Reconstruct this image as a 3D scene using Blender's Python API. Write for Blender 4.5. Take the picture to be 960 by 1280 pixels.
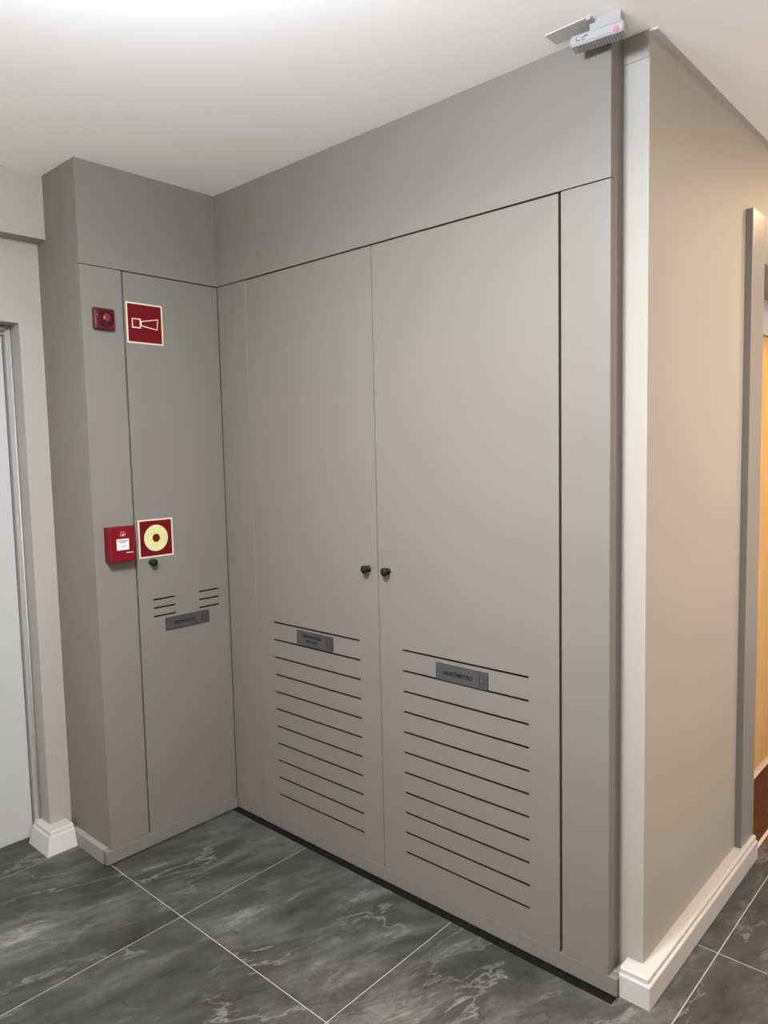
import bpy, bmesh, math, random
from mathutils import Vector, Matrix

for o in list(bpy.data.objects):
    bpy.data.objects.remove(o)
S = bpy.context.scene
C = S.collection

# ------------------------------------------------------------------ camera
F_PX = 921.376
CAM = Vector((2.6427, -1.8925, 1.5783))
RIGHT = Vector((0.74104452, 0.67109347, -0.02205844))
UP = Vector((-0.03977503, 0.07666754, 0.99626304))
FWD = Vector((-0.67027679, 0.73739788, -0.08350682))
cd = bpy.data.cameras.new('camera')
cam = bpy.data.objects.new('camera', cd)
C.objects.link(cam)
cd.sensor_fit = 'HORIZONTAL'
cd.sensor_width = 36.0
cd.lens = F_PX / 960.0 * 36.0
cd.clip_start = 0.02
cam.matrix_world = Matrix(((RIGHT.x, UP.x, -FWD.x, CAM.x),
                           (RIGHT.y, UP.y, -FWD.y, CAM.y),
                           (RIGHT.z, UP.z, -FWD.z, CAM.z),
                           (0, 0, 0, 1)))
S.camera = cam

# ------------------------------------------------------------------ world, exposure
w = bpy.data.worlds.new('world')
S.world = w
w.use_nodes = True
w.node_tree.nodes['Background'].inputs[0].default_value = (1.0, 0.87, 0.79, 1)
w.node_tree.nodes['Background'].inputs[1].default_value = 1.06
S.view_settings.view_transform = 'Standard'
S.view_settings.look = 'None'
S.view_settings.exposure = 0.0
S.view_settings.gamma = 1.0
S.view_settings.use_curve_mapping = False

# lamps of the hall: (label, x, y, radius, drop, diffuser strength, rim strength, colour)
WHITE = ((1.0, 0.99, 0.91), (0.935, 1.02, 1.13))   # diffuser, rim
WARM = (1.0, 0.79, 0.62)
LAMPS = [
    ('round white ceiling lamp over the floor before the cabinets', 1.62, -1.44, 0.17, 0.22, 320.0, 108.0, WHITE),
    ('round warm pendant lamp in the side corridor', 3.15, 0.72, 0.11, 0.05, 455.0, 40.0, WARM, 0.10),
    ('round warm ceiling lamp outside the yellow door', 2.25, 1.60, 0.11, 0.05, 130.0, 30.0, (1.0, 0.66, 0.36)),
]

# ------------------------------------------------------------------ dimensions
H = 2.65
W = 1.753          # right side of the meter cabinet
D = 0.597          # free edge of the hydrant cabinet (y = -D)
ZT = 2.277         # joint under the top panels
E = 0.074          # wall return beside the cabinet
XR = 1.824         # right wall
XL = -0.335        # left wall
XB = -0.262        # beam face
YJ = -0.686        # jamb of the left door
ZP = 0.058         # plinth top

# ------------------------------------------------------------------ materials
def mat(name, col, rough=0.5, spec=0.5, metal=0.0, noise=0.0, nscale=40.0, bump=0.0, bscale=200.0, emis=None, estr=0.0, coat=0.0):
    m = bpy.data.materials.new(name)
    m.use_nodes = True
    nt = m.node_tree
    b = nt.nodes['Principled BSDF']
    b.inputs['Base Color'].default_value = (*col, 1)
    b.inputs['Roughness'].default_value = rough
    b.inputs['Specular IOR Level'].default_value = spec
    b.inputs['Metallic'].default_value = metal
    b.inputs['Coat Weight'].default_value = coat
    tc = nt.nodes.new('ShaderNodeTexCoord')
    if noise > 0:
        n = nt.nodes.new('ShaderNodeTexNoise')
        n.inputs['Scale'].default_value = nscale
        n.inputs['Detail'].default_value = 4
        nt.links.new(tc.outputs['Object'], n.inputs['Vector'])
        r = nt.nodes.new('ShaderNodeValToRGB')
        r.color_ramp.elements[0].position = 0.3
        r.color_ramp.elements[1].position = 0.7
        r.color_ramp.elements[0].color = (*[c * (1 - noise) for c in col], 1)
        r.color_ramp.elements[1].color = (*[min(1, c * (1 + noise)) for c in col], 1)
        nt.links.new(n.outputs['Fac'], r.inputs['Fac'])
        nt.links.new(r.outputs['Color'], b.inputs['Base Color'])
    if bump > 0:
        n2 = nt.nodes.new('ShaderNodeTexNoise')
        n2.inputs['Scale'].default_value = bscale
        n2.inputs['Detail'].default_value = 3
        nt.links.new(tc.outputs['Object'], n2.inputs['Vector'])
        bp = nt.nodes.new('ShaderNodeBump')
        bp.inputs['Strength'].default_value = bump
        bp.inputs['Distance'].default_value = 0.001
        nt.links.new(n2.outputs['Fac'], bp.inputs['Height'])
        nt.links.new(bp.outputs['Normal'], b.inputs['Normal'])
    if emis:
        b.inputs['Emission Color'].default_value = (*emis, 1)
        b.inputs['Emission Strength'].default_value = estr
    return m

M = {}
M['cab'] = mat('taupe_laminate', (0.162, 0.1535, 0.137), 0.48, 0.28, noise=0.012, nscale=3, bump=0.05, bscale=700)
M['pale_grey'] = mat('pale_grey_paint', (0.25, 0.24, 0.22), 0.6, 0.25, noise=0.012, nscale=5)
M['trim'] = mat('ceiling_trim_paint', (0.72, 0.70, 0.68), 0.7, 0.2, noise=0.01)
M['trim_dark'] = mat('ceiling_edge_paint', (0.52, 0.50, 0.48), 0.7, 0.2, noise=0.01)
M['lining'] = mat('white_lining', (0.62, 0.60, 0.58), 0.5, 0.3, noise=0.01)
M['cab_in'] = mat('cabinet_interior', (0.06, 0.055, 0.05), 0.8, 0.2, noise=0.1)
M['wall'] = mat('offwhite_paint', (0.315, 0.302, 0.272), 0.7, 0.25, noise=0.012, nscale=4, bump=0.12, bscale=350)
M['wall_hall'] = mat('hall_paint', (0.40, 0.39, 0.365), 0.75, 0.2, noise=0.01, nscale=4)
M['ceil'] = mat('ceiling_paint', (0.95, 0.95, 0.95), 0.8, 0.2, noise=0.006, nscale=3)
M['base'] = mat('white_baseboard', (0.45, 0.44, 0.425), 0.38, 0.4, noise=0.01)
M['grout'] = mat('light_grout', (0.34, 0.335, 0.315), 0.9, 0.1, noise=0.06, nscale=60)
M['strip'] = mat('strip_black', (0.006, 0.006, 0.006), 0.85, 0.12, noise=0.35, nscale=60)
M['slot'] = mat('dark_slot_lining', (0.022, 0.014, 0.010), 0.8, 0.1, noise=0.2)
M['black'] = mat('black_knob', (0.004, 0.004, 0.004), 0.6, 0.25, noise=0.1)
M['red'] = mat('red_plastic', (0.125, 0.002, 0.006), 0.42, 0.25, noise=0.05, nscale=20)
M['red_dark'] = mat('dark_red_plastic', (0.034, 0.001, 0.005), 0.3, 0.5, noise=0.08, nscale=30)
M['red_lens'] = mat('red_lens', (0.12, 0.014, 0.016), 0.22, 0.5, noise=0.1, nscale=30)
M['siren'] = mat('crimson_plastic', (0.072, 0.0015, 0.009), 0.35, 0.45, noise=0.05, nscale=20)
M['sign_red'] = mat('sign_red', (0.105, 0.0012, 0.005), 0.5, 0.2, noise=0.04, nscale=15)
M['sign_cream'] = mat('luminescent_cream', (0.62, 0.52, 0.36), 0.5, 0.3, noise=0.02, nscale=20)
M['sign_green'] = mat('luminescent_green', (0.52, 0.55, 0.25), 0.5, 0.3, noise=0.02, nscale=20)
M['plate'] = mat('grey_plate', (0.050, 0.050, 0.053), 0.45, 0.3, noise=0.04, nscale=25)
M['plate_edge'] = mat('plate_edge', (0.022, 0.022, 0.024), 0.4, 0.4, noise=0.04)
M['ink'] = mat('black_ink', (0.007, 0.007, 0.008), 0.6, 0.15, noise=0.05)
M['label_white'] = mat('white_label', (0.60, 0.58, 0.58), 0.5, 0.3, noise=0.02)
M['pink_print'] = mat('pale_print', (0.50, 0.27, 0.27), 0.5, 0.3, noise=0.03)
M['device'] = mat('white_plastic', (0.28, 0.28, 0.28), 0.5, 0.4, noise=0.01)
M['device_rib'] = mat('grey_lens_plastic', (0.17, 0.17, 0.17), 0.5, 0.3, noise=0.01)
M['led'] = mat('pink_led', (0.4, 0.05, 0.10), 0.4, 0.3, noise=0.05, emis=(1.0, 0.25, 0.38), estr=0.8)
M['print_grey'] = mat('grey_print', (0.30, 0.30, 0.30), 0.5, 0.3, noise=0.05)
M['print_dark'] = mat('dark_grey_print', (0.09, 0.09, 0.09), 0.5, 0.3, noise=0.05)
M['plate_white'] = mat('white_plate', (0.52, 0.52, 0.52), 0.6, 0.2, noise=0.01)
M['door_white'] = mat('white_door', (0.39, 0.40, 0.41), 0.42, 0.4, noise=0.008, nscale=6)
M['alu'] = mat('painted_frame', (0.33, 0.33, 0.325), 0.35, 0.5, metal=0.2, noise=0.03)
M['portal'] = mat('grey_portal_laminate', (0.22, 0.21, 0.20), 0.36, 0.5, noise=0.03, nscale=8)
M['mat_brown'] = mat('brown_mat', (0.075, 0.035, 0.018), 0.95, 0.1, noise=0.35, nscale=130, bump=0.6, bscale=500)
M['sill'] = mat('light_stone_sill', (0.62, 0.52, 0.42), 0.5, 0.3, noise=0.05)
M['lamp_body'] = mat('lamp_body', (0.8, 0.8, 0.8), 0.5, 0.4, noise=0.01)

def wood_mat():
    m = mat('honey_wood', (0.60, 0.37, 0.13), 0.45, 0.4)
    nt = m.node_tree
    b = nt.nodes['Principled BSDF']
    tc = nt.nodes.new('ShaderNodeTexCoord')
    mp = nt.nodes.new('ShaderNodeMapping')
    mp.inputs['Scale'].default_value = (9, 9, 0.7)
    nt.links.new(tc.outputs['Object'], mp.inputs['Vector'])
    n = nt.nodes.new('ShaderNodeTexNoise')
    n.inputs['Scale'].default_value = 5
    n.inputs['Detail'].default_value = 6
    nt.links.new(mp.outputs['Vector'], n.inputs['Vector'])
    r = nt.nodes.new('ShaderNodeValToRGB')
    r.color_ramp.elements[0].position = 0.35
    r.color_ramp.elements[1].position = 0.7
    r.color_ramp.elements[0].color = (0.58, 0.34, 0.11, 1)
    r.color_ramp.elements[1].color = (0.70, 0.45, 0.17, 1)
    nt.links.new(n.outputs['Fac'], r.inputs['Fac'])
    nt.links.new(r.outputs['Color'], b.inputs['Base Color'])
    return m
M['wood'] = wood_mat()

def marble_mat():
    m = bpy.data.materials.new('grey_marble_tile')
    m.use_nodes = True
    nt = m.node_tree
    N = nt.nodes.new
    L = nt.links.new
    b = nt.nodes['Principled BSDF']
    tc = N('ShaderNodeTexCoord')
    oi = N('ShaderNodeObjectInfo')
    # every tile gets its own cut of the stone
    mu = N('ShaderNodeMath'); mu.operation = 'MULTIPLY'; mu.inputs[1].default_value = 37.0
    L(oi.outputs['Random'], mu.inputs[0])
    cx = N('ShaderNodeCombineXYZ')
    L(mu.outputs[0], cx.inputs[0]); L(mu.outputs[0], cx.inputs[1]); L(mu.outputs[0], cx.inputs[2])
    ad = N('ShaderNodeVectorMath'); ad.operation = 'ADD'
    L(tc.outputs['Object'], ad.inputs[0]); L(cx.outputs[0], ad.inputs[1])
    mp = N('ShaderNodeMapping')
    mp.vector_type = 'TEXTURE'
    mp.inputs['Rotation'].default_value = (0, 0, math.radians(72))
    mp.inputs['Scale'].default_value = (1.0, 0.40, 1.0)
    L(ad.outputs[0], mp.inputs['Vector'])
    # warp
    wn = N('ShaderNodeTexNoise'); wn.inputs['Scale'].default_value = 2.2; wn.inputs['Detail'].default_value = 5
    L(mp.outputs[0], wn.inputs['Vector'])
    ws = N('ShaderNodeVectorMath'); ws.operation = 'SCALE'; ws.inputs['Scale'].default_value = 0.34
    L(wn.outputs['Color'], ws.inputs[0])
    wv = N('ShaderNodeVectorMath'); wv.operation = 'ADD'
    L(mp.outputs[0], wv.inputs[0]); L(ws.outputs[0], wv.inputs[1])
    # clouds
    cn = N('ShaderNodeTexNoise'); cn.inputs['Scale'].default_value = 2.3; cn.inputs['Detail'].default_value = 11; cn.inputs['Roughness'].default_value = 0.72
    L(wv.outputs[0], cn.inputs['Vector'])
    cr = N('ShaderNodeValToRGB')
    e = cr.color_ramp.elements
    e[0].position = 0.30; e[0].color = (0.019, 0.0195, 0.019, 1)
    e[1].position = 0.76; e[1].color = (0.24, 0.243, 0.238, 1)
    k = e.new(0.50); k.color = (0.046, 0.047, 0.0455, 1)
    k = e.new(0.62); k.color = (0.090, 0.091, 0.089, 1)
    L(cn.outputs['Fac'], cr.inputs['Fac'])
    # veins: thin lines where a second noise crosses its middle value
    vn = N('ShaderNodeTexNoise'); vn.inputs['Scale'].default_value = 1.9; vn.inputs['Detail'].default_value = 9; vn.inputs['Roughness'].default_value = 0.58
    L(wv.outputs[0], vn.inputs['Vector'])
    sb = N('ShaderNodeMath'); sb.operation = 'SUBTRACT'; sb.inputs[1].default_value = 0.5
    L(vn.outputs['Fac'], sb.inputs[0])
    ab = N('ShaderNodeMath'); ab.operation = 'ABSOLUTE'
    L(sb.outputs[0], ab.inputs[0])
    vr = N('ShaderNodeValToRGB')
    e = vr.color_ramp.elements
    e[0].position = 0.0; e[0].color = (1, 1, 1, 1)
    e[1].position = 0.014; e[1].color = (0, 0, 0, 1)
    L(ab.outputs[0], vr.inputs['Fac'])
    # veins come and go
    mn = N('ShaderNodeTexNoise'); mn.inputs['Scale'].default_value = 2.6; mn.inputs['Detail'].default_value = 3
    L(mp.outputs[0], mn.inputs['Vector'])
    mr = N('ShaderNodeValToRGB')
    e = mr.color_ramp.elements
    e[0].position = 0.40; e[0].color = (0, 0, 0, 1)
    e[1].position = 0.66; e[1].color = (0.62, 0.62, 0.62, 1)
    L(mn.outputs['Fac'], mr.inputs['Fac'])
    mm = N('ShaderNodeMath'); mm.operation = 'MULTIPLY'
    L(vr.outputs['Color'], mm.inputs[0]); L(mr.outputs['Color'], mm.inputs[1])
    mx = N('ShaderNodeMix'); mx.data_type = 'RGBA'
    L(mm.outputs[0], mx.inputs['Factor'])
    L(cr.outputs['Color'], mx.inputs['A'])
    mx.inputs['B'].default_value = (0.24, 0.24, 0.235, 1)
    # fine dark cracks
    fn = N('ShaderNodeTexNoise'); fn.inputs['Scale'].default_value = 3.4; fn.inputs['Detail'].default_value = 8
    L(wv.outputs[0], fn.inputs['Vector'])
    s2 = N('ShaderNodeMath'); s2.operation = 'SUBTRACT'; s2.inputs[1].default_value = 0.47
    L(fn.outputs['Fac'], s2.inputs[0])
    a2 = N('ShaderNodeMath'); a2.operation = 'ABSOLUTE'; L(s2.outputs[0], a2.inputs[0])
    r2 = N('ShaderNodeValToRGB')
    e = r2.color_ramp.elements
    e[0].position = 0.0; e[0].color = (0.55, 0.55, 0.55, 1)
    e[1].position = 0.008; e[1].color = (1, 1, 1, 1)
    L(a2.outputs[0], r2.inputs['Fac'])
    m2 = N('ShaderNodeMix'); m2.data_type = 'RGBA'; m2.blend_type = 'MULTIPLY'
    m2.inputs['Factor'].default_value = 1.0
    L(mx.outputs['Result'], m2.inputs['A']); L(r2.outputs['Color'], m2.inputs['B'])
    L(m2.outputs['Result'], b.inputs['Base Color'])
    b.inputs['Roughness'].default_value = 0.36
    b.inputs['Specular IOR Level'].default_value = 0.35
    return m
M['marble'] = marble_mat()

# ------------------------------------------------------------------ helpers
WL = {}   # world location of every object with children

def add_box(bm, x0, x1, y0, y1, z0, z1, bevel=0.0, seg=1):
    v = [bm.verts.new(p) for p in ((x0, y0, z0), (x1, y0, z0), (x1, y1, z0), (x0, y1, z0),
                                   (x0, y0, z1), (x1, y0, z1), (x1, y1, z1), (x0, y1, z1))]
    fs = [bm.faces.new([v[i] for i in q]) for q in ((3, 2, 1, 0), (4, 5, 6, 7), (0, 1, 5, 4), (1, 2, 6, 5), (2, 3, 7, 6), (3, 0, 4, 7))]
    if bevel > 0:
        es = list({e for f in fs for e in f.edges})
        bmesh.ops.bevel(bm, geom=es, offset=bevel, segments=seg, profile=0.5, affect='EDGES')
    return bm

def box(*a, **k):
    return add_box(bmesh.new(), *a, **k)

def obj(name, bm, m, parent=None, smooth=False, origin=None):
    """link a bmesh built in world coordinates as ONE mesh object, origin at its centre"""
    bm.verts.ensure_lookup_table()
    bmesh.ops.recalc_face_normals(bm, faces=bm.faces)
    lo = Vector([min(v.co[i] for v in bm.verts) for i in range(3)])
    hi = Vector([max(v.co[i] for v in bm.verts) for i in range(3)])
    c = Vector(origin) if origin else (lo + hi) / 2
    bmesh.ops.translate(bm, verts=bm.verts, vec=-c)
    me = bpy.data.meshes.new(name)
    bm.to_mesh(me)
    bm.free()
    if smooth:
        for p in me.polygons:
            p.use_smooth = True
    me.materials.append(M[m])
    o = bpy.data.objects.new(name, me)
    C.objects.link(o)
    WL[o] = c
    if parent:
        o.parent = parent
        o.location = c - WL[parent]
    else:
        o.location = c
    return o

def thing(name, label, cat, loc, group=None):
    o = bpy.data.objects.new(name, None)
    o.empty_display_size = 0.05
    C.objects.link(o)
    o.location = loc
    WL[o] = Vector(loc)
    return tag(o, label, cat, group)

def tag(o, label, cat, group=None):
    o['label'] = label
    o['category'] = cat
    if group:
        o['group'] = group
    return o

def struct(o, label=None):
    o['kind'] = 'structure'
    if label:
        o['label'] = label
    return o

def add_cyl(bm, c, axis, r0, r1, l, n=24):
    """frustum from c along axis (unit) of length l"""
    a = Vector(axis)
    t = a.orthogonal().normalized()
    s = a.cross(t)
    c = Vector(c)
    A, B = [], []
    for i in range(n):
        th = 2 * math.pi * i / n
        d = t * math.cos(th) + s * math.sin(th)
        A.append(bm.verts.new(c + d * r0))
        B.append(bm.verts.new(c + a * l + d * r1))
    for i in range(n):
        j = (i + 1) % n
        bm.faces.new((A[i], A[j], B[j], B[i]))
    bm.faces.new(A[::-1])
    bm.faces.new(B)
    return bm

def add_lathe(bm, c, axis, prof, n=28):
    """prof: list of (radius, distance along axis); closed by fans where radius is 0"""
    a = Vector(axis); t = a.orthogonal().normalized(); s = a.cross(t); c = Vector(c)
    rings = []
    for r, h in prof:
        if r <= 1e-6:
            rings.append([bm.verts.new(c + a * h)])
        else:
            rings.append([bm.verts.new(c + a * h + (t * math.cos(2 * math.pi * i / n) + s * math.sin(2 * math.pi * i / n)) * r) for i in range(n)])
    for A, B in zip(rings, rings[1:]):
        for i in range(n):
            j = (i + 1) % n
            if len(A) == 1 and len(B) == 1:
                continue
            if len(A) == 1:
                bm.faces.new((A[0], B[i], B[j]))
            elif len(B) == 1:
                bm.faces.new((A[i], A[j], B[0]))
            else:
                bm.faces.new((A[i], A[j], B[j], B[i]))
    return bm

def sweep(path, norms, prof):
    """extrude a (out, z) profile along a mitred floor path; norms = outward normal of each segment"""
    bm = bmesh.new()
    rows = []
    for i, p in enumerate(path):
        if i == 0:
            n = Vector(norms[0])
        elif i == len(path) - 1:
            n = Vector(norms[-1])
        else:
            n = Vector(norms[i - 1]) + Vector(norms[i])
        rows.append([bm.verts.new((p[0] + n.x * o, p[1] + n.y * o, z)) for o, z in prof])
    k = len(prof)
    for A, B in zip(rows, rows[1:]):
        for i in range(k):
            j = (i + 1) % k
            bm.faces.new((A[i], A[j], B[j], B[i]))
    bm.faces.new(rows[0])
    bm.faces.new(rows[-1][::-1])
    return bm

class Face:
    """flat graphics on a wall face: u to the viewer's right, v up, w out of the face"""
    def __init__(self, o, u, w):
        self.o = Vector(o); self.u = Vector(u); self.w = Vector(w); self.v = Vector((0, 0, 1))
    def p(self, u, v, w=0.0):
        return self.o + self.u * u + self.v * v + self.w * w
    def prism(self, bm, pts, w0, w1):
        A = [bm.verts.new(self.p(u, v, w0)) for u, v in pts]
        B = [bm.verts.new(self.p(u, v, w1)) for u, v in pts]
        n = len(pts)
        for i in range(n):
            j = (i + 1) % n
            bm.faces.new((A[i], A[j], B[j], B[i]))
        bm.faces.new(A[::-1]); bm.faces.new(B)
        return bm
    def rect(self, bm, u0, u1, v0, v1, w0, w1):
        return self.prism(bm, [(u0, v0), (u1, v0), (u1, v1), (u0, v1)], w0, w1)
    def ring(self, bm, pts, th, w0, w1):
        """closed outline of the polygon pts with line width th inwards"""
        n = len(pts)
        cx = sum(p[0] for p in pts) / n; cy = sum(p[1] for p in pts) / n
        inn = []
        for i in range(n):
            a = Vector(pts[i - 1]); b = Vector(pts[i]); c = Vector(pts[(i + 1) % n])
            d1 = (b - a).normalized(); d2 = (c - b).normalized()
            n1 = Vector((-d1.y, d1.x)); n2 = Vector((-d2.y, d2.x))
            if n1.dot(Vector((cx, cy)) - b) < 0: n1 = -n1
            if n2.dot(Vector((cx, cy)) - b) < 0: n2 = -n2
            m = n1 + n2
            k = th / max(0.25, m.dot(n1))
            inn.append(tuple(b + m * k))
        ro = [(bm.verts.new(self.p(*q, w0)), bm.verts.new(self.p(*q, w1))) for q in pts]
        ri = [(bm.verts.new(self.p(*q, w0)), bm.verts.new(self.p(*q, w1))) for q in inn]
        for i in range(n):
            j = (i + 1) % n
            bm.faces.new((ro[i][1], ro[j][1], ri[j][1], ri[i][1]))
            bm.faces.new((ro[i][0], ro[j][0], ro[j][1], ro[i][1]))
            bm.faces.new((ri[i][1], ri[j][1], ri[j][0], ri[i][0]))
            bm.faces.new((ri[i][0], ri[j][0], ro[j][0], ro[i][0]))
        return bm
    def disc(self, bm, cu, cv, r, w0, w1, n=36):
        return self.prism(bm, [(cu + r * math.cos(2 * math.pi * i / n), cv + r * math.sin(2 * math.pi * i / n)) for i in range(n)], w0, w1)
    def text(self, s, cu, cv, width, height, w, m, parent, name='lettering', bold=0.0):
        cu_ = bpy.data.curves.new('t', 'FONT')
        cu_.body = s
        cu_.align_x = 'CENTER'; cu_.align_y = 'CENTER'
        cu_.size = 1.0
        cu_.offset = bold
        cu_.extrude = 0.01
        cu_.resolution_u = 3
        to = bpy.data.objects.new('t', cu_)
        C.objects.link(to)
        dg = bpy.context.evaluated_depsgraph_get()
        me = bpy.data.meshes.new_from_object(to.evaluated_get(dg))
        bpy.data.objects.remove(to)
        bm = bmesh.new(); bm.from_mesh(me); bpy.data.meshes.remove(me)
        lx = [v.co.x for v in bm.verts]; ly = [v.co.y for v in bm.verts]
        sx = width / (max(lx) - min(lx)); sy = height / (max(ly) - min(ly))
        mx = (max(lx) + min(lx)) / 2; my = (max(ly) + min(ly)) / 2
        for v in bm.verts:
            v.co = self.p(cu + (v.co.x - mx) * sx, cv + (v.co.y - my) * sy, w + v.co.z * 0.02)
        return obj(name, bm, m, parent)

# ------------------------------------------------------------------ setting
# floor: grout bed with single tiles as pieces
floor = obj('floor', box(-1.2, 3.378, -2.571, 4.345, -0.10, -0.0012), 'grout')
struct(floor, 'floor of grey marbled tiles with light joints')
TX, TY = 0.7225, 0.986
X0, Y0 = -0.236, -0.600
G = 0.0016
tile_bm = bmesh.new()
hx, hy = TX / 2 - G, TY / 2 - G
add_box(tile_bm, -hx, hx, -hy, hy, -0.009, 0.0, bevel=0.0006)
bmesh.ops.recalc_face_normals(tile_bm, faces=tile_bm.faces)
tile_me = bpy.data.meshes.new('tile')
tile_bm.to_mesh(tile_me); tile_bm.free()
tile_me.materials.append(M['marble'])
for i in range(-1, 5):
    for j in range(-2, 5):
        t = bpy.data.objects.new('tile', tile_me)
        C.objects.link(t)
        t.parent = floor
        t.location = Vector((X0 + (i + 0.5) * TX, Y0 + (j + 0.5) * TY, 0)) - WL[floor]

ceil = struct(obj('ceiling', box(-1.2, 3.378, -2.60, 4.345, H, H + 0.12), 'ceil'), 'plain white ceiling')

# right wall with the opening of the second door
OY0, OY1, OZ = 1.045, 2.15, 2.215
bm = box(XR - 0.17, XR, E, OY0, -0.05, H)
add_box(bm, XR - 0.17, XR, OY0, OY1, OZ, H)
add_box(bm, XR - 0.17, XR, OY1, 4.4, -0.05, H)
struct(obj('wall_right', bm, 'wall'), 'off-white wall lit warm beside the corridor')
# left wall with the opening of the first door, and the beam over it
DY1 = -1.62
bm = box(XL - 0.14, XL, YJ, -D, -0.05, H)
add_box(bm, XL - 0.14, XL, DY1, YJ, 2.098, H)
add_box(bm, XL - 0.14, XL, -2.6, DY1, -0.05, H)
struct(obj('wall_left', bm, 'wall'), 'off-white wall around the white door')
struct(obj('trim_beam', box(XL, XB, -2.6, -D, 2.412, H), 'wall'), 'off-white beam under the ceiling')
struct(obj('wall_end', box(XR, 3.378, 4.15, 4.3, -0.05, H), 'wall_hall'))
struct(obj('wall_behind', box(XL - 0.14, XR - 0.17, 0.60, 0.70, -0.05, H), 'wall_hall'))

# baseboards, mitred round the wall corners
T = 0.044
BP = [(0, 0.0), (T, 0.0), (T, 0.066), (T - 0.003, 0.070), (T - 0.007, 0.071), (T - 0.007, 0.083), (T - 0.010, 0.0865), (T - 0.014, 0.088), (0, 0.088)]
b = obj('baseboard_right', sweep([(W + 0.026, E - 0.015), (XR, E - 0.015), (XR, 1.030)], [(0, -1), (1, 0)], [(-0.016, 0.0)] + BP[1:-1] + [(-0.016, 0.088)]), 'base')
struct(b, 'white moulded baseboard round the right wall corner')
b = obj('baseboard_corridor', sweep([(XR, OY1), (XR, 4.15)], [(1, 0)], BP), 'base')
struct(b)
b = obj('baseboard_left', sweep([(XL + 0.028, -D - 0.022), (XL + 0.028, YJ + 0.010), (XL - 0.085, YJ + 0.010)], [(1, 0), (0, -1)], [(-0.03, 0.0), (0.064, 0.0), (0.046, 0.064), (0.043, 0.068), (0.039, 0.069), (0.037, 0.081), (0.032, 0.086), (-0.03, 0.086)]), 'base')
struct(b, 'white moulded baseboard round the jamb of the white door')
# small trim in the corner of ceiling and right wall
struct(obj('trim_1', box(XR, XR + 0.020, E + 0.001, 4.15, H - 0.005, H), 'trim_dark'), 'thin white ceiling trim along the right wall')
# thin grey strip over the wall return, under the ceiling
struct(obj('trim_2', box(W, XR - 0.001, E - 0.003, E, H - 0.068, H, bevel=0.0006), 'pale_grey'), 'grey strip under the ceiling beside the cabinet')

# ---- left door (white, in a deep reveal)
d1 = bpy.data.objects.new('door_1', None); C.objects.link(d1); d1.location = (XL - 0.1, -1.16, 0); WL[d1] = Vector(d1.location)
struct(d1, 'flush white door in a recessed jamb at the left edge')
XF = XL - 0.085
bm = box(XF - 0.05, XF, YJ - 0.022, YJ, 0, 2.098, bevel=0.001)
add_box(bm, XF - 0.05, XF, DY1, DY1 + 0.022, 0, 2.098, bevel=0.001)
add_box(bm, XF - 0.05, XF, DY1 + 0.022, YJ - 0.022, 2.062, 2.098, bevel=0.001)
fr = obj('frame', bm, 'alu', d1)
bm = bmesh.new(); add_cyl(bm, (XF + 0.004, YJ - 0.006, 0), (0, 0, 1), 0.003, 0.003, 2.085, 12)
obj('bead', bm, 'base', fr, smooth=True)
bm = bmesh.new(); add_cyl(bm, (XF + 0.012, YJ - 0.03, 2.082), (0, -1, 0), 0.012, 0.012, 0.80, 14)
obj('top_rail', bm, 'alu', fr, smooth=True)
lf = obj('leaf', box(XF - 0.060, XF - 0.022, DY1 + 0.024, YJ - 0.026, 0.012, 2.058, bevel=0.002), 'door_white', d1)
bm = bmesh.new()
add_lathe(bm, (XF - 0.022, DY1 + 0.10, 1.02), (1, 0, 0), [(0, 0), (0.024, 0), (0.024, 0.006), (0.009, 0.008), (0.009, 0.05), (0, 0.052)], 20)
add_box(bm, XF + 0.018, XF + 0.034, DY1 + 0.09, DY1 + 0.21, 1.011, 1.029, bevel=0.004, seg=2)
obj('handle', bm, 'alu', lf)

# ---- right door in a grey portal frame
d2 = bpy.data.objects.new('door_2', None); C.objects.link(d2); d2.location = (XR - 0.1, 1.6, 0); WL[d2] = Vector(d2.location)
struct(d2, 'honey wood door inside a grey portal frame at the right edge')
PX = XR + 0.024
FY0, FY1 = 0.895, 1.038
obj('frame_stile', box(XR, PX, FY0, FY1, 0.089, 2.378, bevel=0.0012), 'portal', d2)
obj('frame_stile', box(XR, PX, OY1 + 0.005, OY1 + 0.15, 0.089, 2.378, bevel=0.0012), 'portal', d2)
obj('frame_head', box(XR, PX, FY1 + 0.0015, OY1 + 0.0035, 2.215, 2.378, bevel=0.0012), 'portal', d2)
bm = box(1.615, 1.652, 1.0, 1.12, 0, OZ, bevel=0.001)
add_box(bm, 1.615, 1.652, 2.09, 2.2, 0, OZ, bevel=0.001)
add_box(bm, 1.615, 1.652, 1.12, 2.09, 2.062, 2.35, bevel=0.001)
obj('lining', bm, 'lining', d2)
lf2 = obj('leaf', box(1.60, 1.640, 1.122, 2.088, 0.016, 2.06, bevel=0.002), 'wood', d2)
obj('door_back', box(1.55, 1.56, 1.0, 2.2, 0, 2.4), 'cab_in', d2)
bm = bmesh.new()
add_lathe(bm, (1.64, 2.03, 1.02), (1, 0, 0), [(0, 0), (0.024, 0), (0.024, 0.006), (0.009, 0.008), (0.009, 0.05), (0, 0.052)], 20)
add_box(bm, 1.678, 1.694, 1.92, 2.04, 1.011, 1.029, bevel=0.004, seg=2)
obj('handle', bm, 'alu', lf2)
obj('sill', box(1.628, 1.662, 1.05, 2.145, 0.0, 0.005, bevel=0.001), 'sill', d2)
obj('sill', box(1.838, 1.850, 1.05, 2.145, 0.0, 0.004, bevel=0.001), 'sill', d2)
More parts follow.
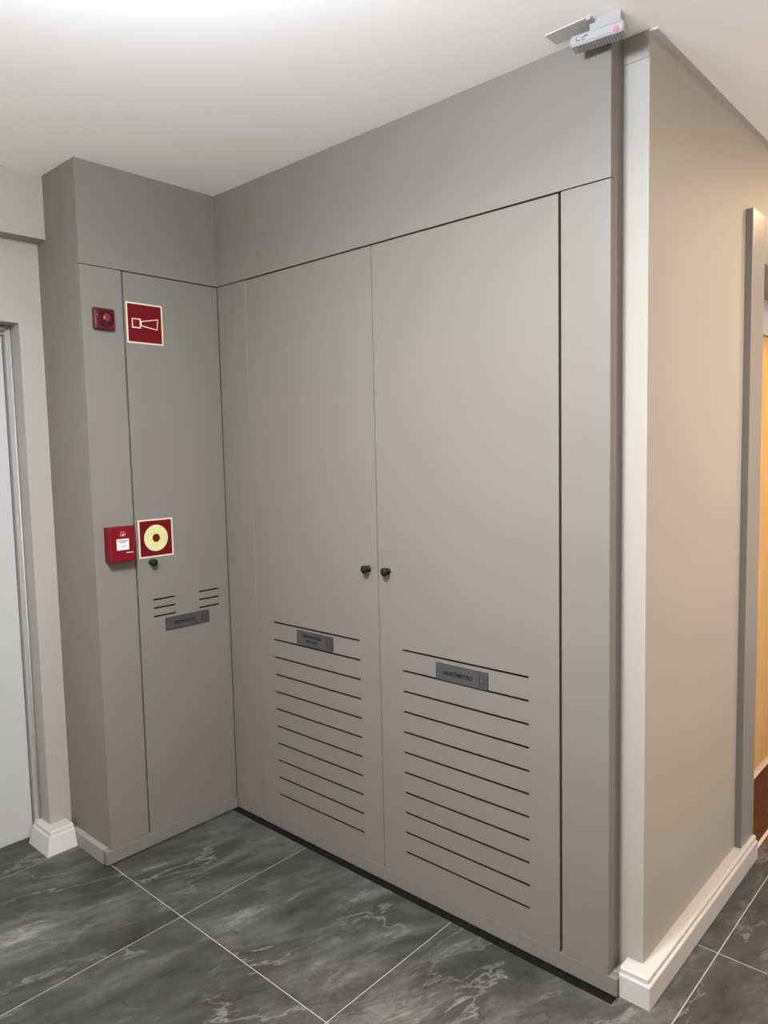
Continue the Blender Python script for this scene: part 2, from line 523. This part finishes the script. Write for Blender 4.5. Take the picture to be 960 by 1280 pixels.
tag(obj('doormat', box(1.665, 1.836, 1.055, 2.14, 0.0, 0.006, bevel=0.002), 'mat_brown'),
    'brown mat on the floor before the yellow wood door', 'doormat')

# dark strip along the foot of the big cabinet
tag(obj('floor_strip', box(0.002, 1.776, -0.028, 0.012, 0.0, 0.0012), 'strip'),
    'black strip on the floor along the foot of the wide cabinet', 'floor strip')

# ------------------------------------------------------------------ cabinets
def knob(c, axis, parent):
    bm = bmesh.new()
    add_lathe(bm, c, axis, [(0, 0.0), (0.0115, 0.0), (0.0115, 0.004), (0.007, 0.008), (0.007, 0.012), (0.0115, 0.0145), (0.0142, 0.018), (0.0150, 0.0225), (0.0142, 0.027), (0.0105, 0.0305), (0.005, 0.0322), (0, 0.0325)], 24)
    return obj('knob', bm, 'black', parent, smooth=False)

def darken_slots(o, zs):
    """faces lining the slots get the dark lining colour"""
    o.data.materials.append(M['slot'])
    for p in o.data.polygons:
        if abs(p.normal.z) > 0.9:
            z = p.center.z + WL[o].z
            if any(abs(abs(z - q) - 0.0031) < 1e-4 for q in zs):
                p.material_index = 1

def slotted(bm, rects, slots, add):
    """panel (u0,u1,v0,v1) pierced by horizontal slots (u0,u1,v,h): built as strips round the openings"""
    u0, u1, v0, v1 = rects
    rows = sorted({s[2] for s in slots})
    z = v0
    for r in rows:
        hh = [s for s in slots if s[2] == r]
        h = hh[0][3]
        add(bm, u0, u1, z, r - h / 2)
        cur = u0
        for s in sorted(hh):
            add(bm, cur, s[0], r - h / 2, r + h / 2)
            cur = s[1]
        add(bm, cur, u1, r - h / 2, r + h / 2)
        z = r + h / 2
    add(bm, u0, u1, z, v1)
    bmesh.ops.remove_doubles(bm, verts=bm.verts, dist=1e-6)
    return bm

TH = 0.018
# --- wide cabinet for the meters, front face y = 0
mc = thing('meter_cabinet', 'wide built-in grey-beige cabinet with two tall slotted doors and black knobs', 'cabinet', (0.9, 0.2, 0))
bm = box(0.012, 1.64, 0.53, 0.55, 0.0, H - 0.02)
add_box(bm, 0.012, 0.03, 0.03, 0.53, 0.0, H - 0.02)
add_box(bm, 1.622, 1.64, 0.09, 0.53, 0.0, H - 0.02)
add_box(bm, 0.03, 1.622, 0.03, 0.53, H - 0.04, H - 0.02)
add_box(bm, 0.03, 1.622, 0.03, 0.53, 0.02, 0.05)
obj('carcass', bm, 'cab_in', mc)
bm = box(0.165, 0.22, TH + 0.001, TH + 0.03, ZP, H - 0.05)       # posts behind the joints
add_box(bm, 0.865, 0.91, TH + 0.012, TH + 0.03, ZP, H - 0.05)
add_box(bm, 1.585, 1.622, TH + 0.001, TH + 0.03, ZP, H - 0.05)
add_box(bm, 0.03, 1.622, TH + 0.001, TH + 0.03, ZT - 0.05, ZT + 0.06)
add_box(bm, -0.014, 0.012, TH + 0.001, TH + 0.03, ZP, H - 0.01)
obj('inner_frame', bm, 'cab_in', mc)
obj('top_panel', box(-TH, W, 0.0, TH, ZT + 0.003, H, bevel=0.0008), 'cab', mc)
obj('filler_panel', box(-0.0005, 0.1875, 0.0, TH, ZP + 0.001, ZT - 0.001, bevel=0.0008), 'cab', mc)
obj('filler_panel', box(1.607, W, 0.0, TH, ZP + 0.001, ZT, bevel=0.0008), 'cab', mc)
obj('side_panel', box(W - TH, W, TH + 0.0005, E - 0.001, ZP + 0.001, H, bevel=0.0006), 'cab', mc)
SL = [0.8865 - 0.0731 * k for k in range(11)]
for (u0, u1, s0, s1, kx) in ((0.1895, 0.8865, 0.296, 0.788, 0.842), (0.8895, 1.599, 0.994, 1.496, 0.937)):
    bm = bmesh.new()
    slotted(bm, (u0, u1, ZP + 0.001, ZT - 0.003), [(s0, s1, z, 0.0062) for z in SL],
            lambda b_, a, c, e, f: add_box(b_, a, c, 0.0, TH, e, f))
    dr = obj('door', bm, 'cab', mc)
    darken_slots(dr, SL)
    knob((kx, 0.0, 1.157), (0, -1, 0), dr)
obj('plinth', box(0.004, W + 0.0255, -0.0005, 0.030, 0.006, ZP, bevel=0.0008), 'cab', mc)
obj('plinth_return', box(W - 0.01, W + 0.0255, 0.0305, E - 0.001, 0.0, ZP, bevel=0.0008), 'pale_grey', mc)

# --- narrow hydrant cabinet, front face x = 0
hc = thing('hydrant_cabinet', 'narrow built-in grey-beige cabinet standing out beside the white door', 'cabinet', (-0.12, -0.3, 0))
bm = box(XL + 0.005, XL + 0.02, -D + 0.025, -0.004, 0.0, H - 0.02)
add_box(bm, XL + 0.02, -0.03, -0.015, 0.06, 0.0, H - 0.005)
add_box(bm, -0.03, -TH - 0.001, -0.03, 0.06, ZP, H - 0.005)
add_box(bm, XL + 0.02, -0.03, -D + 0.022, -D + 0.035, 0.0, H - 0.02)
add_box(bm, XL + 0.02, -0.03, -D + 0.035, -0.015, H - 0.04, H - 0.02)
add_box(bm, XL + 0.02, -0.03, -D + 0.035, -0.015, 0.02, 0.05)
obj('carcass', bm, 'cab_in', hc)
bm = box(-TH - 0.03, -TH - 0.001, -0.47, -0.40, ZP, H - 0.05)
add_box(bm, -TH - 0.03, -TH - 0.001, -D + 0.036, -0.016, ZT - 0.05, ZT + 0.06)
obj('inner_frame', bm, 'cab_in', hc)
obj('top_panel', box(-TH, 0.0, -D, -0.0005, ZT + 0.002, H, bevel=0.0008), 'cab', hc)
obj('side_panel', box(XL - 0.03, -TH - 0.0005, -D, -D + 0.018, ZP + 0.001, H, bevel=0.0006), 'cab', hc)
obj('filler_panel', box(-TH, 0.0, -D, -0.4355, ZP + 0.001, ZT - 0.0005, bevel=0.0008), 'cab', hc)
VS = []
for z in (1.0025, 0.9685, 0.9345):
    VS += [(-0.3665, -0.267, z, 0.0062), (-0.154, -0.0545, z, 0.0062)]
bm = slotted(bmesh.new(), (-0.4285, -0.0035, ZP + 0.001, ZT - 0.0025), VS, lambda b_, a, c, e, f: add_box(b_, -TH, 0.0, a, c, e, f))
dr = obj('door', bm, 'cab', hc)
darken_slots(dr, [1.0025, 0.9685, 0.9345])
knob((0.0, -0.368, 1.156), (1, 0, 0), dr)
obj('plinth', box(-TH - 0.01, 0.004, -D - 0.0215, -0.0015, 0.005, ZP, bevel=0.0008), 'cab', hc)
obj('plinth_return', box(XL + 0.042, -TH - 0.0105, -D - 0.0215, -D + 0.005, 0.0, ZP, bevel=0.0008), 'pale_grey', hc)

# ------------------------------------------------------------------ signs on the hydrant cabinet
FH = Face((0, 0, 0), (0, 1, 0), (1, 0, 0))
def square_sign(name, label, cy, cz, size, rot=0.0):
    t = thing(name, label, 'sign', (0, cy, cz - size / 2))
    f = Face((0, cy, cz), (0, 1, 0), (1, 0, 0))
    h = size / 2
    bm = f.rect(bmesh.new(), -h + 0.001, h - 0.001, -h + 0.001, h - 0.001, 0.0003, 0.0018)
    obj('red_field', bm, 'sign_red', t)
    bm = f.ring(bmesh.new(), [(-h, -h), (h, -h), (h, h), (-h, h)], 0.0058, 0.0002, 0.0023)
    obj('border', bm, 'sign_cream', t)
    return t, f

s1, f = square_sign('alarm_sign', 'square red sign with a cream outlined horn, high on the narrow door', -0.346, 2.088, 0.155)
S_ = 0.155
def uv(u, v): return ((u - 0.5) * S_, (0.5 - v) * S_)
bm = f.ring(bmesh.new(), [uv(0.145, 0.625), uv(0.385, 0.625), uv(0.385, 0.385), uv(0.145, 0.385)], 0.0042, 0.0019, 0.0025)
obj('horn_box', bm, 'sign_cream', s1)
bm = f.ring(bmesh.new(), [uv(0.385, 0.565), uv(0.845, 0.63), uv(0.875, 0.345), uv(0.385, 0.44)], 0.0036, 0.0019, 0.0025)
obj('horn_bell', bm, 'sign_cream', s1)

s2, f = square_sign('call_point_sign', 'square red sign with a pale green ring beside the red call point', -0.342, 1.250, 0.152)
bm = f.disc(bmesh.new(), 0, 0, 0.0525, 0.0019, 0.0023, 40)
obj('ring_rim', bm, 'sign_cream', s2)
bm = f.disc(bmesh.new(), 0, 0, 0.0485, 0.0024, 0.0027, 40)
obj('ring', bm, 'sign_green', s2)
bm = f.disc(bmesh.new(), 0, 0, 0.0165, 0.0028, 0.0031, 28)
obj('ring_centre', bm, 'sign_red', s2)

# fire alarm call point
cp = thing('fire_call_point', 'red box-shaped fire alarm call point with a small white label', 'fire alarm', (0, -0.509, 1.176))
cy0, cy1, cz0, cz1 = -0.562, -0.457, 1.177, 1.313
bm = box(0.0, 0.036, cy0 + 0.002, cy1 - 0.002, cz0 + 0.002, cz1 - 0.002, bevel=0.004, seg=2)
obj('back_box', bm, 'red', cp)
bm = box(0.034, 0.050, cy0, cy1, cz0, cz1, bevel=0.0055, seg=3)
fcv = obj('front_cover', bm, 'red', cp)
fc = Face((0.050, (cy0 + cy1) / 2, (cz0 + cz1) / 2), (0, 1, 0), (1, 0, 0))
bm = fc.rect(bmesh.new(), -0.026, 0.0235, -0.0205, 0.0215, -0.0006, 0.0012)
lb = obj('label', bm, 'label_white', fcv)
lb['label'] = 'small white printed label'
# printing of the label: two lines of small type, two arrows and a dot
bm = bmesh.new()
random.seed(4)
for (v, a, b_) in ((0.0145, -0.0225, 0.0205), (0.0085, -0.014, 0.012)):
    u = a
    while u < b_:
        l = random.uniform(0.0022, 0.004)
        fc.rect(bm, u, min(u + l, b_), v - 0.0014, v + 0.0014, 0.00115, 0.0015)
        u += l + 0.0008
fc.disc(bm, -0.0005, -0.0065, 0.0024, 0.00115, 0.0015, 14)
obj('print', bm, 'ink', cp)
bm = bmesh.new()
fc.ring(bm, [(-0.0185, -0.0035), (-0.0105, -0.0035), (-0.0105, -0.0005), (-0.0055, -0.0065), (-0.0105, -0.0125), (-0.0105, -0.0095), (-0.0185, -0.0095)], 0.0009, 0.00115, 0.0015)
fc.ring(bm, [(0.0175, -0.0035), (0.0095, -0.0035), (0.0095, -0.0005), (0.0045, -0.0065), (0.0095, -0.0125), (0.0095, -0.0095), (0.0175, -0.0095)], 0.0009, 0.00115, 0.0015)
obj('arrow_print', bm, 'print_grey', cp)
# flame emblem in a ring, and the pale maker's mark
bm = bmesh.new()
n = 22
pts = [(0.0005 + 0.0105 * math.cos(math.radians(-40 + 260 * i / n)), 0.0385 + 0.0105 * math.sin(math.radians(-40 + 260 * i / n))) for i in range(n + 1)]
for (a, b_), (c, d_) in zip(pts, pts[1:]):
    dx, dy = c - a, d_ - b_
    l = math.hypot(dx, dy); nx, ny = -dy / l * 0.0007, dx / l * 0.0007
    fc.prism(bm, [(a - nx, b_ - ny), (c - nx, d_ - ny), (c + nx, d_ + ny), (a + nx, b_ + ny)], -0.0004, 0.0006)
fc.prism(bm, [(-0.0045, 0.032), (0.006, 0.032), (0.0065, 0.037), (0.003, 0.044), (0.0015, 0.040), (-0.001, 0.042), (-0.0045, 0.036)], -0.0004, 0.0006)
obj('flame_emblem', bm, 'pink_print', cp)
bm = bmesh.new()
u = 0.012
for l in (0.004, 0.003, 0.0035, 0.005, 0.0035, 0.004):
    fc.prism(bm, [(u, -0.0335), (u + l, -0.0335), (u + l + 0.0005, -0.0305), (u + 0.0005, -0.0305)], -0.0004, 0.0006)
    u += l + 0.0009
obj('maker_mark', bm, 'label_white', cp)
bm = fc.rect(bmesh.new(), -0.004, 0.004, -0.0685, -0.0665, -0.012, -0.006)
obj('key_slot', bm, 'ink', cp)

# fire alarm siren
sr = thing('alarm_siren', 'dark red square fire alarm siren with a round sounder, high on the fixed panel', 'siren', (0, -0.519, 2.046))
bm = box(0.0, 0.020, -0.561, -0.477, 2.046, 2.126, bevel=0.008, seg=3)
obj('base', bm, 'siren', sr)
bm = bmesh.new()
cc = (0.019, -0.5165, 2.088)
add_lathe(bm, cc, (1, 0, 0), [(0, 0.0), (0.0305, 0.0), (0.030, 0.006), (0.0285, 0.009), (0.026, 0.009), (0.024, 0.005), (0, 0.004)], 32)
obj('sounder_ring', bm, 'red_dark', sr, smooth=False)
for k in range(12):
    th = 2 * math.pi * k / 12
    bm = bmesh.new()
    add_box(bm, 0.0, 0.0055, 0.013, 0.0265, -0.0014, 0.0014)
    for v in bm.verts:
        y, z = v.co.y, v.co.z
        v.co = Vector((cc[0] + 0.003 + v.co.x, cc[1] + y * math.cos(th) - z * math.sin(th), cc[2] + y * math.sin(th) + z * math.cos(th)))
    obj('rib', bm, 'red_dark', sr)
bm = bmesh.new()
add_lathe(bm, (cc[0] + 0.004, cc[1], cc[2]), (1, 0, 0), [(0, 0.0), (0.0165, 0.0), (0.0165, 0.007), (0.0145, 0.011), (0.0085, 0.0135), (0, 0.014)], 24)
obj('lens', bm, 'red_lens', sr, smooth=True)
bm = bmesh.new()
add_lathe(bm, (0.0195, -0.5485, 2.098), (1, 0, 0), [(0, 0), (0.0022, 0), (0.0022, 0.001), (0, 0.0012)], 10)
obj('indicator', bm, 'pink_print', sr)

# ------------------------------------------------------------------ name plates
def name_plate(label, f, loc, wd, ht, lines, lw, lh, emblem=True, tone='plate'):
    t = thing('name_plate', label, 'name plate', loc, 'grey name plates on the cabinet doors')
    bm = f.rect(bmesh.new(), -wd / 2, wd / 2, -ht / 2, ht / 2, 0.0001, 0.0030)
    obj('plate', bm, tone, t)
    bm = f.ring(bmesh.new(), [(-wd / 2, -ht / 2), (wd / 2, -ht / 2), (wd / 2, ht / 2), (-wd / 2, ht / 2)], 0.0016, 0.0028, 0.0034)
    obj('border', bm, 'plate_edge', t)
    for i, (s, ww) in enumerate(lines):
        v = (len(lines) - 1) * lh * 0.75 - i * lh * 1.5
        f.text(s, -wd * 0.075, v, ww, lh, 0.0032, 'ink', t, bold=0.03)
    if emblem:
        u0, u1 = wd / 2 - 0.036, wd / 2 - 0.011
        bm = f.ring(bmesh.new(), [(u0, -ht * 0.36), (u1, -ht * 0.36), (u1, ht * 0.36), (u0, ht * 0.36)], 0.0011, 0.0029, 0.0034)
        f.ring(bm, [(u0 + 0.004, -ht * 0.20), (u1 - 0.004, -ht * 0.20), (u1 - 0.004, ht * 0.20), (u0 + 0.004, ht * 0.20)], 0.001, 0.0029, 0.0034)
        obj('emblem', bm, 'ink', t)
    return t

name_plate('grey plate lettered HIDRANTE on the narrow cabinet door',
           Face((0, -0.2135, 0.8945), (0, 1, 0), (1, 0, 0)), (0, -0.2135, 0.868), 0.208, 0.052, [('HIDRANTE', 0.100)], 0, 0.0125)
name_plate('grey plate lettered MEDIDORES DE GÁS between door slots left of the knobs',
           Face((0.5455, 0, 0.8485), (1, 0, 0), (0, -1, 0)), (0.5455, 0, 0.821), 0.206, 0.055, [('MEDIDORES', 0.105), ('DE GÁS', 0.066)], 0, 0.0125)
name_plate('grey plate lettered HIDRÔMETRO between door slots right of the knobs',
           Face((1.2475, 0, 0.843), (1, 0, 0), (0, -1, 0)), (1.2475, 0, 0.814), 0.207, 0.057, [('HIDRÔMETRO', 0.122)], 0, 0.0165)

# ------------------------------------------------------------------ emergency light on the ceiling
el = thing('emergency_light', 'slim white emergency light on the ceiling above the cabinet corner', 'emergency light', (1.70, -0.07, H))
bm = box(1.612, 1.742, -0.094, -0.034, H - 0.0022, H, bevel=0.001)
obj('mounting_plate', bm, 'plate_white', el)
bm = box(1.728, 1.742, -0.094, -0.034, H - 0.009, H - 0.0024, bevel=0.002, seg=2)
obj('end_clip', bm, 'device', el)
bm = bmesh.new()
BL = 0.136
A = math.radians(8)
def bp_(u, v, z):
    return Vector((1.680 + u * math.cos(A) - v * math.sin(A), -0.083 + u * math.sin(A) + v * math.cos(A), z))
prof = [(0.004, H - 0.024), (0.0, H - 0.029), (0.0, H - 0.046), (0.004, H - 0.051), (0.036, H - 0.054), (0.042, H - 0.049), (0.042, H - 0.029), (0.038, H - 0.024)]
def ring_at(u, k):
    c0 = sum(p[0] for p in prof) / 8; c1 = sum(p[1] for p in prof) / 8
    return [bm.verts.new(bp_(u, c0 + (a - c0) * k, c1 + (b_ - c1) * k)) for a, b_ in prof]
rs = [ring_at(0, 0.86), ring_at(0.004, 1), ring_at(BL - 0.004, 1), ring_at(BL, 0.86)]
for P, Q in zip(rs, rs[1:]):
    for i in range(8):
        bm.faces.new((P[i], P[(i + 1) % 8], Q[(i + 1) % 8], Q[i]))
bm.faces.new(rs[0]); bm.faces.new(rs[-1][::-1])
body = obj('body', bm, 'device', el)
for k in range(16):
    bm = bmesh.new()
    u = 0.014 + k * 0.0072
    v = [bm.verts.new(bp_(u + du, vv, zz)) for du in (0, 0.0026) for vv, zz in ((0.007, H - 0.0508), (0.036, H - 0.0532), (0.036, H - 0.0546), (0.007, H - 0.0522))]
    for q in ((0, 1, 2, 3), (7, 6, 5, 4), (0, 4, 5, 1), (1, 5, 6, 2), (2, 6, 7, 3), (3, 7, 4, 0)):
        bm.faces.new([v[i] for i in q])
    obj('lens_rib', bm, 'device_rib', body)
bm = bmesh.new()
v = [bm.verts.new(bp_(u, vv, zz)) for zz in (H - 0.025, H) for u, vv in ((0.050, 0.003), (BL - 0.008, 0.003), (BL - 0.008, 0.036), (0.050, 0.036))]
for q in ((3, 2, 1, 0), (4, 5, 6, 7), (0, 1, 5, 4), (1, 2, 6, 5), (2, 3, 7, 6), (3, 0, 4, 7)):
    bm.faces.new([v[i] for i in q])
obj('neck', bm, 'device', el)
bm = bmesh.new()
p0 = bp_(0.117, -0.0005, H - 0.043)
add_lathe(bm, p0, (0, -1, 0), [(0, 0), (0.0068, 0), (0.0060, 0.002), (0.0036, 0.0034), (0, 0.0036)], 16)
obj('indicator', bm, 'led', el, smooth=True)
# grey printed mark on the front: three short strokes
bm = bmesh.new()
for (u, z0, z1, wd) in ((0.015, H - 0.032, H - 0.043, 0.0022), (0.018, H - 0.040, H - 0.0425, 0.008), (0.029, H - 0.036, H - 0.038, 0.008), (0.036, H - 0.033, H - 0.036, 0.010), (0.030, H - 0.041, H - 0.043, 0.009)):
    q = [bp_(u, -0.0008, z0), bp_(u + wd, -0.0008, z0), bp_(u + wd, -0.0008, z1), bp_(u, -0.0008, z1)]
    q2 = [bp_(u, 0.001, z0), bp_(u + wd, 0.001, z0), bp_(u + wd, 0.001, z1), bp_(u, 0.001, z1)]
    a = [bm.verts.new(x) for x in q]; b_ = [bm.verts.new(x) for x in q2]
    bm.faces.new(a); bm.faces.new(b_[::-1])
    for i in range(4):
        bm.faces.new((a[i], a[(i + 1) % 4], b_[(i + 1) % 4], b_[i]))
obj('print', bm, 'print_dark', el)

# ------------------------------------------------------------------ ceiling lamps (outside the frame)
for i, (label, x, y, r, drop, st, rim, col, *hang) in enumerate(LAMPS):
    HL = H - (hang[0] if hang else 0.0)
    t = thing('ceiling_lamp', label, 'ceiling lamp', (x, y, H), 'round ceiling lamps')
    bm = bmesh.new()
    add_lathe(bm, (x, y, HL), (0, 0, -1), [(0, 0), (r * 0.9, 0), (r * 0.9, 0.012), (0, 0.012)], 32)
    obj('base', bm, 'lamp_body', t)
    if hang:
        obj('cord', add_cyl(bmesh.new(), (x, y, HL), (0, 0, 1), 0.003, 0.003, hang[0], 8), 'black', t)
    for part, v, prof_ in (('diffuser', st, [(0, drop - 0.004), (r * 0.97, drop - 0.004), (r * 0.97, drop), (0, drop)]),
                           ('opal_rim', rim, [(0, 0.0125), (r, 0.0125), (r, drop * 0.9), (r * 0.97, drop - 0.005), (0, drop - 0.005)])):
        key = 'lamp_%s_%d' % (part, i)
        M[key] = mat('lamp_' + part, (0.9, 0.9, 0.9), 0.5, 0.3, emis=(col if isinstance(col[0], float) else col[part == 'opal_rim']), estr=v)
        bm = bmesh.new()
        add_lathe(bm, (x, y, HL), (0, 0, -1), prof_, 40)
        obj(part, bm, key, t)
